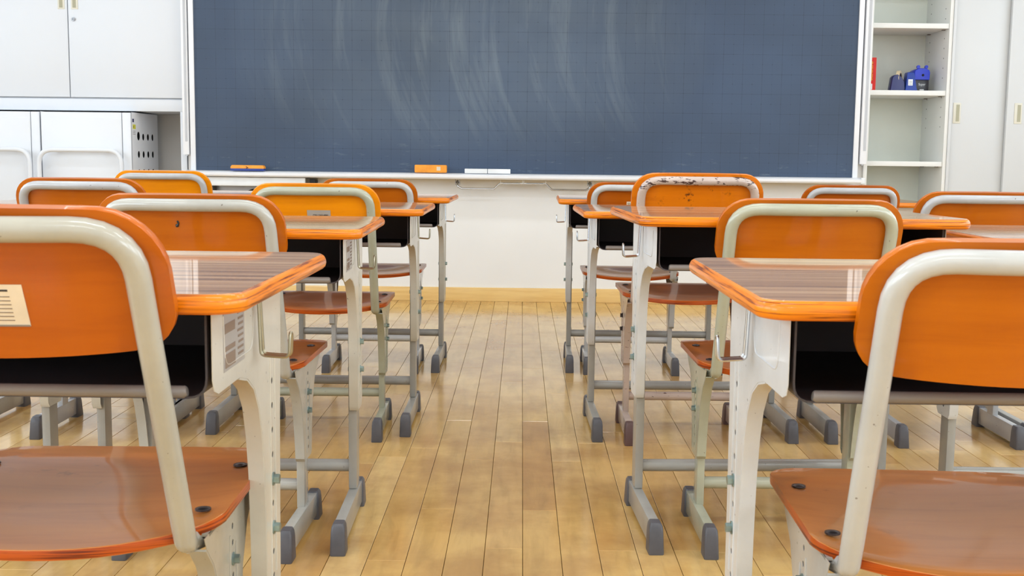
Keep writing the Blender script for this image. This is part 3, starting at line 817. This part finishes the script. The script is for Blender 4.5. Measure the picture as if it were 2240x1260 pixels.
# erasers and magnets on the tray (tray top = bz0)
zt = bz0+0.0008; ye = BY-0.075
t = thing('board_eraser', 'orange topped eraser with blue base at the left end of the chalk tray', 'eraser', (-1.4445, ye, zt), 0)
b = BM(); box(b, -0.088, 0.088, -0.025, 0.025, 0, 0.012, 0.002); obj('felt_base', b, M('blue'), t)
b = BM(); rings(b, [rrect(0.178, 0.052, 0.008, 0, 0, 0.012, 3), rrect(0.178, 0.052, 0.008, 0, 0, 0.020, 3), rrect(0.166, 0.044, 0.008, 0, 0, 0.029, 3)]); obj('grip', b, M('orange_cloth'), t)
b = BM(); tube(b, [(-0.005, -0.026, 0.021), (0.006, -0.028, 0.017), (-0.004, -0.027, 0.012)], 0.002, 8); obj('cord_loop', b, M('ink'), t)
t = thing('board_eraser', 'orange eraser with small white tag in the middle of the chalk tray', 'eraser', (-0.481, ye, zt+0.0005), 0)
b = BM(); box(b, -0.085, 0.085, -0.012, 0.020, 0, 0.041, 0.008, seg=4); obj('felt_block', b, M('orange_cloth'), t)
b = BM(); box(b, 0.032, 0.052, -0.0128, -0.0118, 0.012, 0.032, 0.0003); obj('tag', b, M('paper'), t)
for i, xx in enumerate((-0.2425, -0.121)):
    b = BM(); box(b, xx-0.0595, xx+0.0595, ye-0.012, ye+0.012, zt, zt+0.024, 0.003)
    b2 = obj('chalk_box', b, M('white'))
    tag(b2, ['left one of two pale chalk boxes end to end on the tray', 'right one of two pale chalk boxes end to end on the tray'][i], 'box')

# towel-bar like pull under the tray
t = thing('pull_bar', 'bent chrome pull bar hanging under the middle of the chalk tray', 'bar', (0, 0, 0))
yb = 6.03
pts = [(-0.342, yb+0.02, 0.655), (-0.342, yb, 0.626), (-0.318, yb, 0.6125), (-0.148, yb, 0.6125), (-0.118, yb, 0.642), (0.127, yb, 0.642), (0.158, yb, 0.6115), (0.340, yb, 0.6115), (0.360, yb, 0.626), (0.360, yb+0.02, 0.655)]
b = BM(); tube(b, bend(pts, 0.012, 4), 0.0055, 10); obj('bar', b, M('chrome'), t)
for xx in (-0.342, 0.360):
    b = BM(); box(b, xx-0.012, xx-0.009, yb+0.006, yb+0.034, 0.632, 0.661); box(b, xx+0.009, xx+0.012, yb+0.006, yb+0.034, 0.632, 0.661); cyl(b, (xx-0.013, yb+0.02, 0.645), (1, 0, 0), 0.004, 0.026, 8)
    obj('hinge', b, M('steelgrey'), t)
for xx in (-0.055, 0.068):
    t2 = thing('wire_clip', 'white C-shaped clip under the tray, %s of the pair' % ('left' if xx < 0 else 'right'), 'clip', (xx, yb-0.01, 0.645))
    b = BM(); tube(b, bend([(-0.045, 0, -0.001), (-0.058, 0, -0.001), (-0.058, 0, 0.0165), (0.058, 0, 0.0165), (0.058, 0, -0.001), (0.045, 0, -0.001)], 0.002, 2), 0.0022, 6); obj('clip_wire', b, M('white'), t2)

# white drawer box under the left end of the tray
t = thing('equipment_drawer', 'white drawer front over a steel cable bay, below the left end of the blackboard', 'drawer', (0, 6.0, 0))
b = BM(); box(b, -1.675, -1.145, 0, 0.02, 0.614, 0.660, 0.002); box(b, -1.655, -1.150, -0.002, 0, 0.616, 0.640, 0.0006); obj('drawer_front', b, M('white'), t)
b = BM(); box(b, -1.70, -1.14, 0.12, 0.138, 0.42, 0.655); box(b, -1.70, -1.665, 0.07, 0.12, 0.42, 0.655); obj('cable_bay', b, M('steelgrey'), t, smooth=0)
b = BM(); box(b, -1.664, -1.645, 0.06, 0.12, 0.57, 0.612)
for z in (0.585, 0.600): cyl(b, (-1.6555, 0.06, z), (0, -1, 0), 0.004, 0.003, 10)
obj('hinge_block', b, M('black'), t)
b = BM(); tube(b, bend([(-1.60, 0.09, 0.52), (-1.50, 0.085, 0.565), (-1.44, 0.08, 0.592), (-1.38, 0.09, 0.590), (-1.25, 0.09, 0.605)], 0.03, 4), 0.006, 8); obj('cable', b, M('black'), t)
b = BM(); box(b, -1.13, -1.10, 0.05, 0.13, 0.625, 0.655, 0.003); cyl(b, (-1.10, 0.06, 0.64), (1, 0, 0), 0.006, 0.012, 10); obj('bracket', b, M('black'), t)

# ------------------------------------------------------------------ built-in cupboards, left
CX0, CX1 = -3.7, -1.806
t = thing('wall_cupboard', 'white built-in wall cupboard above the carts, left of the blackboard', 'cabinet', (0, WALL, 0))
b = BM(); box(b, CX0, CX1-0.0, 0.012, 0.46, 1.004, 2.4)
box(b, CX0, CX1, -0.006, 0.012, 1.004, 1.066, 0.001)
obj('carcass', b, M('cab'), t)
for x0, x1, hx in ((-3.40, -2.4265, -2.457), (-2.4215, -1.8235, -2.386)):
    b = BM(); box(b, x0, x1, -0.012, 0.010, 1.0745, 2.38, 0.0015); d = obj('door', b, M('cab'), t)
    b = BM()
    box(b, hx-0.018, hx+0.018, -0.0145, -0.012, 1.535, 1.66, 0.001)
    hd_ = obj('handle_plate', b, M('handle'), d)
    b = BM(); box(b, hx-0.010, hx+0.008, -0.0152, -0.0140, 1.543, 1.65); obj('recess', b, M('handle_in'), d, smooth=0)
b = BM(); cyl(b, (-2.394, -0.012, 1.483), (0, -1, 0), 0.011, 0.004, 20); cyl(b, (-2.394, -0.016, 1.483), (0, -1, 0), 0.007, 0.003, 16); obj('lock', b, M('steelgrey'), d)
b = BM(); box(b, -2.398, -2.392, -0.0195, -0.0185, 1.4812, 1.4848); obj('keyhole', b, M('black'), d, smooth=0)
t = thing('cupboard_post', 'white upright panel between the cart bay and the blackboard', 'panel', (0, WALL, 0))
b = BM(); box(b, -1.838, CX1, -0.006, 0.46, 0.0, 1.0035, 0.001); obj('post', b, M('cab'), t)

# steel charging carts in the bay
def cart(label, x1, yf):
    t = thing('storage_cart', label, 'cart', (x1, yf, 0), 0, 'white steel carts in the bay')
    w, d, h = 0.470, 0.43, 0.996
    b = BM()                                                      # body with real vent holes in the side
    box(b, -w, -0.002, 0.0, d, 0.06, h-0.004, 0.003); obj('body', b, M('cart'), t)
    b = BM(); outl = [(0.0, 0.06), (d, 0.06), (d, h), (0.0, h)]
    hs = []
    for r_, zz in enumerate((0.868, 0.773, 0.675, 0.578, 0.48)):
        for c_ in range(4):
            yy = 0.105+c_*0.078; rr = 0.024 if (r_ == 0 and c_ == 0) else 0.019
            zc = zz+(0.004 if rr > 0.02 else 0)
            hs.append([(yy+rr*math.cos(2*PI*q/16), zc+rr*math.sin(2*PI*q/16)) for q in range(16)])
    plate_holes(b, outl, hs, 0.010, 0.012); obj('vented_side', b, plain('cart_side_brightened', srgb(214, 216, 220), 0.35) if 'cs' not in MAT else M('cs'), t, smooth=0)
    b = BM(); box(b, -0.001, 0.0005, 0.05, d-0.05, 0.1, 0.9); obj('shade_sheet', b, M('dark'), t, smooth=0)  # dark sheet standing for the shade behind the vents
    b = BM(); box(b, -0.0005, 0.0118, 0.0, 0.010, 0.06, h-0.001); box(b, -0.0005, 0.0118, d-0.01, d, 0.06, h-0.001); box(b, -0.0005, 0.0118, 0, d, h-0.01, h-0.001); obj('corner_fold', b, M('cart'), t, smooth=0)
    b = BM(); box(b, -w+0.005, -0.036, -0.018, -0.002, 0.08, h-0.003, 0.003); box(b, -w+0.008, -0.039, -0.0195, -0.017, 0.10, h-0.035, 0.001); obj('door', b, M('cart'), t)
    b = BM(); box(b, -0.033, 0.012, -0.016, -0.001, 0.08, h-0.003, 0.003); obj('front_stile', b, M('cart'), t)
    b = BM(); yh = -0.075
    pts = bend([(-w+0.012, yh, 0.2), (-w+0.012, yh, 0.793), (-0.022, yh, 0.793), (-0.022, yh, 0.2)], 0.075, 9)
    tube(b, pts, 0.0125, 14)
    for xx in (-w+0.10, -0.11):
        cyl(b, (xx, -0.018, 0.788), (0, -1, 0), 0.007, 0.057, 10)
    obj('push_handle', b, M('cart'), t, smooth=60)
    b = BM(); box(b, 0.012, 0.0126, 0.012, 0.035, h-0.052, h-0.034); obj('sticker', b, M('navy'), t, smooth=0)
    b = BM(); box(b, 0.012, 0.0126, 0.015, 0.060, h-0.088, h-0.064); s_ = obj('sticker', b, plain('warning_yellow', srgb(226, 222, 60), 0.5), t, smooth=0); s_['label'] = 'yellow warning sticker'
    b = BM(); box(b, 0.0126, 0.0130, 0.024, 0.034, h-0.082, h-0.070); obj('print', b, M('greyink'), s_, smooth=0)
    b = BM()
    for j in range(3): box(b, 0.012, 0.0125, 0.015, 0.055, h-0.100-j*0.008, h-0.098-j*0.008)
    obj('print', b, M('greyink'), t, smooth=0)
    for xx in (-w+0.06, -0.06):
        for yy in (0.06, d-0.06):
            b = BM(); cyl(b, (xx-0.012, yy, 0.03), (1, 0, 0), 0.03, 0.024, 18); box(b, xx-0.014, xx+0.014, yy-0.018, yy+0.018, 0.03, 0.062); obj('caster', b, M('black'), t)
    return t
MAT['cs'] = plain('cart_side_brightened', srgb(248, 249, 252), 0.35, var=0.01)  # side colour lightened in place of light missing in the bay
cart('white steel cart with round vent holes in its side, right one in the bay', -2.092, 6.075)
cart('white steel cart at the far left, only its right half in view', -2.578, 6.075)

# ------------------------------------------------------------------ open shelves, right
t = thing('shelving_unit', 'tall white open shelving unit right of the blackboard', 'shelves', (0, WALL, 0))
SX0, SX1, SD = 1.846, 2.252, 0.36
MAT['shelf'] = plain('shelf_white', srgb(234, 234, 230), 0.5, var=0.006)
MAT['shelf_back'] = plain('shelf_back_grey_green', srgb(226, 230, 220), 0.5, var=0.01)
b = BM(); box(b, 1.826, SX0, -0.02, SD, 0, 2.4, 0.001); obj('side_board', b, M('shelf'), t)
b = BM(); box(b, SX1, SX1+0.018, -0.006, SD, 0, 2.4, 0.001); obj('side_board', b, M('shelf'), t)
b = BM(); box(b, SX0, SX1, SD-0.01, SD, 0, 2.4); obj('back_board', b, M('shelf_back'), t, smooth=0)
for z in (0.783, 1.159, 1.510, 1.86, 0.40, 0.08):
    b = BM(); box(b, SX0+0.001, SX1-0.001, 0.0, SD-0.012, z-0.026, z, 0.0012); sh_ = obj('shelf', b, M('shelf'), t)
    for yy in (0.06, 0.28):
        b = BM(); box(b, SX1-0.016, SX1-0.001, yy-0.008, yy+0.008, z-0.030, z-0.0262); obj('shelf_pin', b, M('lip'), sh_, smooth=0)
b = BM(); zz = 0.45
while zz < 2.3:
    if min(abs(zz-q) for q in (0.783, 1.159, 1.510, 1.86)) > 0.02 and not (0.60 < zz < 0.94):
        for yy in (0.06, 0.28): cyl(b, (SX1-0.0002, yy, zz), (-1, 0, 0), 0.003, 0.0006, 8)
    zz += 0.052
h_ = obj('pin_holes', b, M('dark'), t, smooth=0); h_['kind'] = 'stuff'

def bypx(u, v, y):
    """point on the vertical plane at depth y that the photograph's ray (u, v) meets"""
    d = fw+r2*((u-1120)/F_PX)-u2*((v-630)/F_PX); q = d*(y/d.y); return q.x, q.z+CAM_H

# red book
zsh = 1.1592
t = thing('red_workbook', 'red workbook with yellow lettering at the left end of the shelf', 'book', (0, 6.17, zsh))
b = BM(); box(b, 1.8465, 1.886, 0, 0.13, 0, 0.173, 0.002); obj('cover', b, M('red'), t)
b = BM()
for z0, z1 in ((0.139, 0.152), (0.112, 0.134), (0.092, 0.108), (0.066, 0.088), (0.052, 0.064)):
    xa, xb = 1.850, 1.868
    box(b, xa, xb, -0.0006, 0, z1-0.003, z1); box(b, xa, xb, -0.0006, 0, z0, z0+0.003); box(b, xb-0.003, xb, -0.0006, 0, z0, z1); box(b, xa+0.006, xa+0.009, -0.0006, 0, z0, z1); box(b, xa, xb, -0.0006, 0, (z0+z1)/2-0.001, (z0+z1)/2+0.001)
obj('lettering', b, M('yellow'), t, smooth=0)
b = BM(); box(b, 1.850, 1.868, -0.0008, 0, 0.004, 0.034); o = obj('price_label', b, M('white'), t, smooth=0)
b = BM()
for j in range(3): box(b, 1.853, 1.863, -0.0012, -0.0007, 0.008+j*0.009, 0.012+j*0.009)
obj('print', b, M('ink'), o, smooth=0)

# tape dispenser: weighted base, hub side and cutter post
t = thing('tape_dispenser', 'blue desk tape dispenser with a roll of tape on the shelf', 'tape dispenser', (2.018, 6.20, zsh)); t.scale = (1.1, 1, 1.1)
b = BM(); prof = [(-0.040, 0.0), (-0.031, 0.066), (-0.022, 0.076), (-0.005, 0.080), (0.012, 0.070), (0.028, 0.045), (0.034, 0.0)]
rings(b, [[(x*k+o_, y, z*zq) for x, z in prof] for y, k, zq, o_ in ((0.000, 0.94, 0.97, 0), (0.004, 1, 1, 0), (0.060, 1, 1, 0.004), (0.066, 0.94, 0.96, 0.004))])
obj('tape_well', b, M('navy'), t, smooth=40)
b = BM(); rings(b, [[(0.030, -0.012, 0), (0.090, -0.012, 0), (0.090, 0.055, 0), (0.030, 0.055, 0)], [(0.034, -0.010, 0.012), (0.086, -0.010, 0.012), (0.086, 0.052, 0.012), (0.034, 0.052, 0.012)], [(0.040, -0.004, 0.085), (0.074, -0.004, 0.085), (0.074, 0.045, 0.085), (0.040, 0.045, 0.085)], [(0.042, -0.001, 0.090), (0.072, -0.001, 0.090), (0.072, 0.04, 0.090), (0.042, 0.04, 0.090)]])
box(b, -0.02, 0.088, 0.010, 0.056, 0.0, 0.02, 0.002)
obj('cutter_post', b, M('blue'), t)
b = BM(); box(b, 0.044, 0.066, -0.0105, -0.0065, 0.026, 0.056, 0.0005); lb = obj('white_label', b, M('white'), t)
b = BM()
for z in (0.046, 0.040, 0.032): box(b, 0.048, 0.062, -0.0110, -0.0104, z, z+0.0016)
obj('print', b, M('greyink'), lb, smooth=0)
b = BM(); R1_, R2_ = 0.036, 0.024; seg = 28; ax = Vector((0.88, -0.47, 0)).normalized(); pe = Vector((0.47, 0.88, 0)).normalized(); c = Vector((0.010, 0.034, 0.064))
def rg(rr, w): return [tuple(c+ax*w+pe*(rr*math.cos(2*PI*k/seg))+Vector((0, 0, rr*math.sin(2*PI*k/seg)))) for k in range(seg)]
rings(b, [rg(R2_, -0.008), rg(R1_, -0.008), rg(R1_, 0.008), rg(R2_, 0.008), rg(R2_, -0.008)], cap=False); obj('tape_roll', b, M('tape'), t, smooth=40)
b = BM(); rings(b, [rg(0.0238, -0.0085), rg(0.0238, 0.0082)]); obj('tape_core', b, M('black'), t, smooth=40)

# pencil sharpener
t = thing('pencil_sharpener', 'bright blue crank pencil sharpener with a smoky shavings tray on the shelf', 'pencil sharpener', (2.168, 6.272, zsh)); t.scale = (1.04, 1, 1.05)
b = BM(); box(b, -0.037, 0.036, 0.0, 0.085, 0.0, 0.062, 0.004); obj('shavings_tray', b, M('smokedblack'), t)
b = BM(); oc = [(-0.040, 0.062), (0.038, 0.062), (0.040, 0.100), (0.036, 0.112), (0.016, 0.122), (-0.016, 0.122), (-0.038, 0.112), (-0.042, 0.100)]
rings(b, [[(x*k, y, 0.09+(z-0.09)*k) for x, z in oc] for y, k in ((-0.004, 0.95), (0.0, 1), (0.08, 1), (0.085, 0.95))])
for xx in (-0.020, 0.022):
    cyl(b, (xx, 0.004, 0.129), (0, 1, 0), 0.0085, 0.014, 14); box(b, xx-0.005, xx+0.005, 0.005, 0.017, 0.115, 0.128)
obj('housing', b, M('bright_blue'), t)
b = BM(); box(b, -0.062, -0.040, 0.02, 0.075, 0.06, 0.104, 0.003); obj('clamp_block', b, M('navy'), t)
b = BM(); cyl(b, (0.002, -0.0042, 0.086), (0, -1, 0), 0.0065, 0.002, 16); obj('pencil_hole', b, M('dark'), t)
text_mesh('Super', 0.016, M('white'), t, (0.0, -0.0012, 0.034), (PI/2, 0, 0), align='CENTER')
text_mesh('- - - - -', 0.008, M('white'), t, (0.0, -0.0012, 0.028), (PI/2, 0, 0), align='CENTER')
b = BM(); box(b, -0.011, 0.011, -0.0012, -0.0004, 0.009, 0.014); obj('print', b, M('white'), t, smooth=0)

# tall cupboard with sliding doors, far right
t = thing('tall_cupboard', 'tall off-white cupboard with sliding doors at the far right', 'cabinet', (0, WALL, 0))
b = BM(); box(b, 2.274, 3.69, 0.03, 0.46, 0, 2.4); box(b, 2.271, 2.285, -0.012, 0.03, 0, 2.4, 0.001); obj('carcass', b, M('cab2'), t)
b = BM(); box(b, 2.287, 2.590, 0.004, 0.026, 0.03, 2.36, 0.0015); d1 = obj('door', b, M('cab2'), t)
b = BM(); box(b, 2.572, 3.25, -0.024, -0.002, 0.03, 2.36, 0.0015); d2 = obj('door', b, M('cab2'), t)
for d_, hx, y in ((d1, 2.318, 0.004), (d2, 2.632, -0.024)):
    b = BM(); box(b, hx-0.021, hx+0.019, y-0.003, y, 0.988, 1.097, 0.001); hp = obj('handle_plate', b, M('handle'), d_)
    b = BM(); box(b, hx-0.006, hx+0.012, y-0.0036, y-0.0028, 0.998, 1.087); obj('recess', b, M('handle_in'), d_, smooth=0)
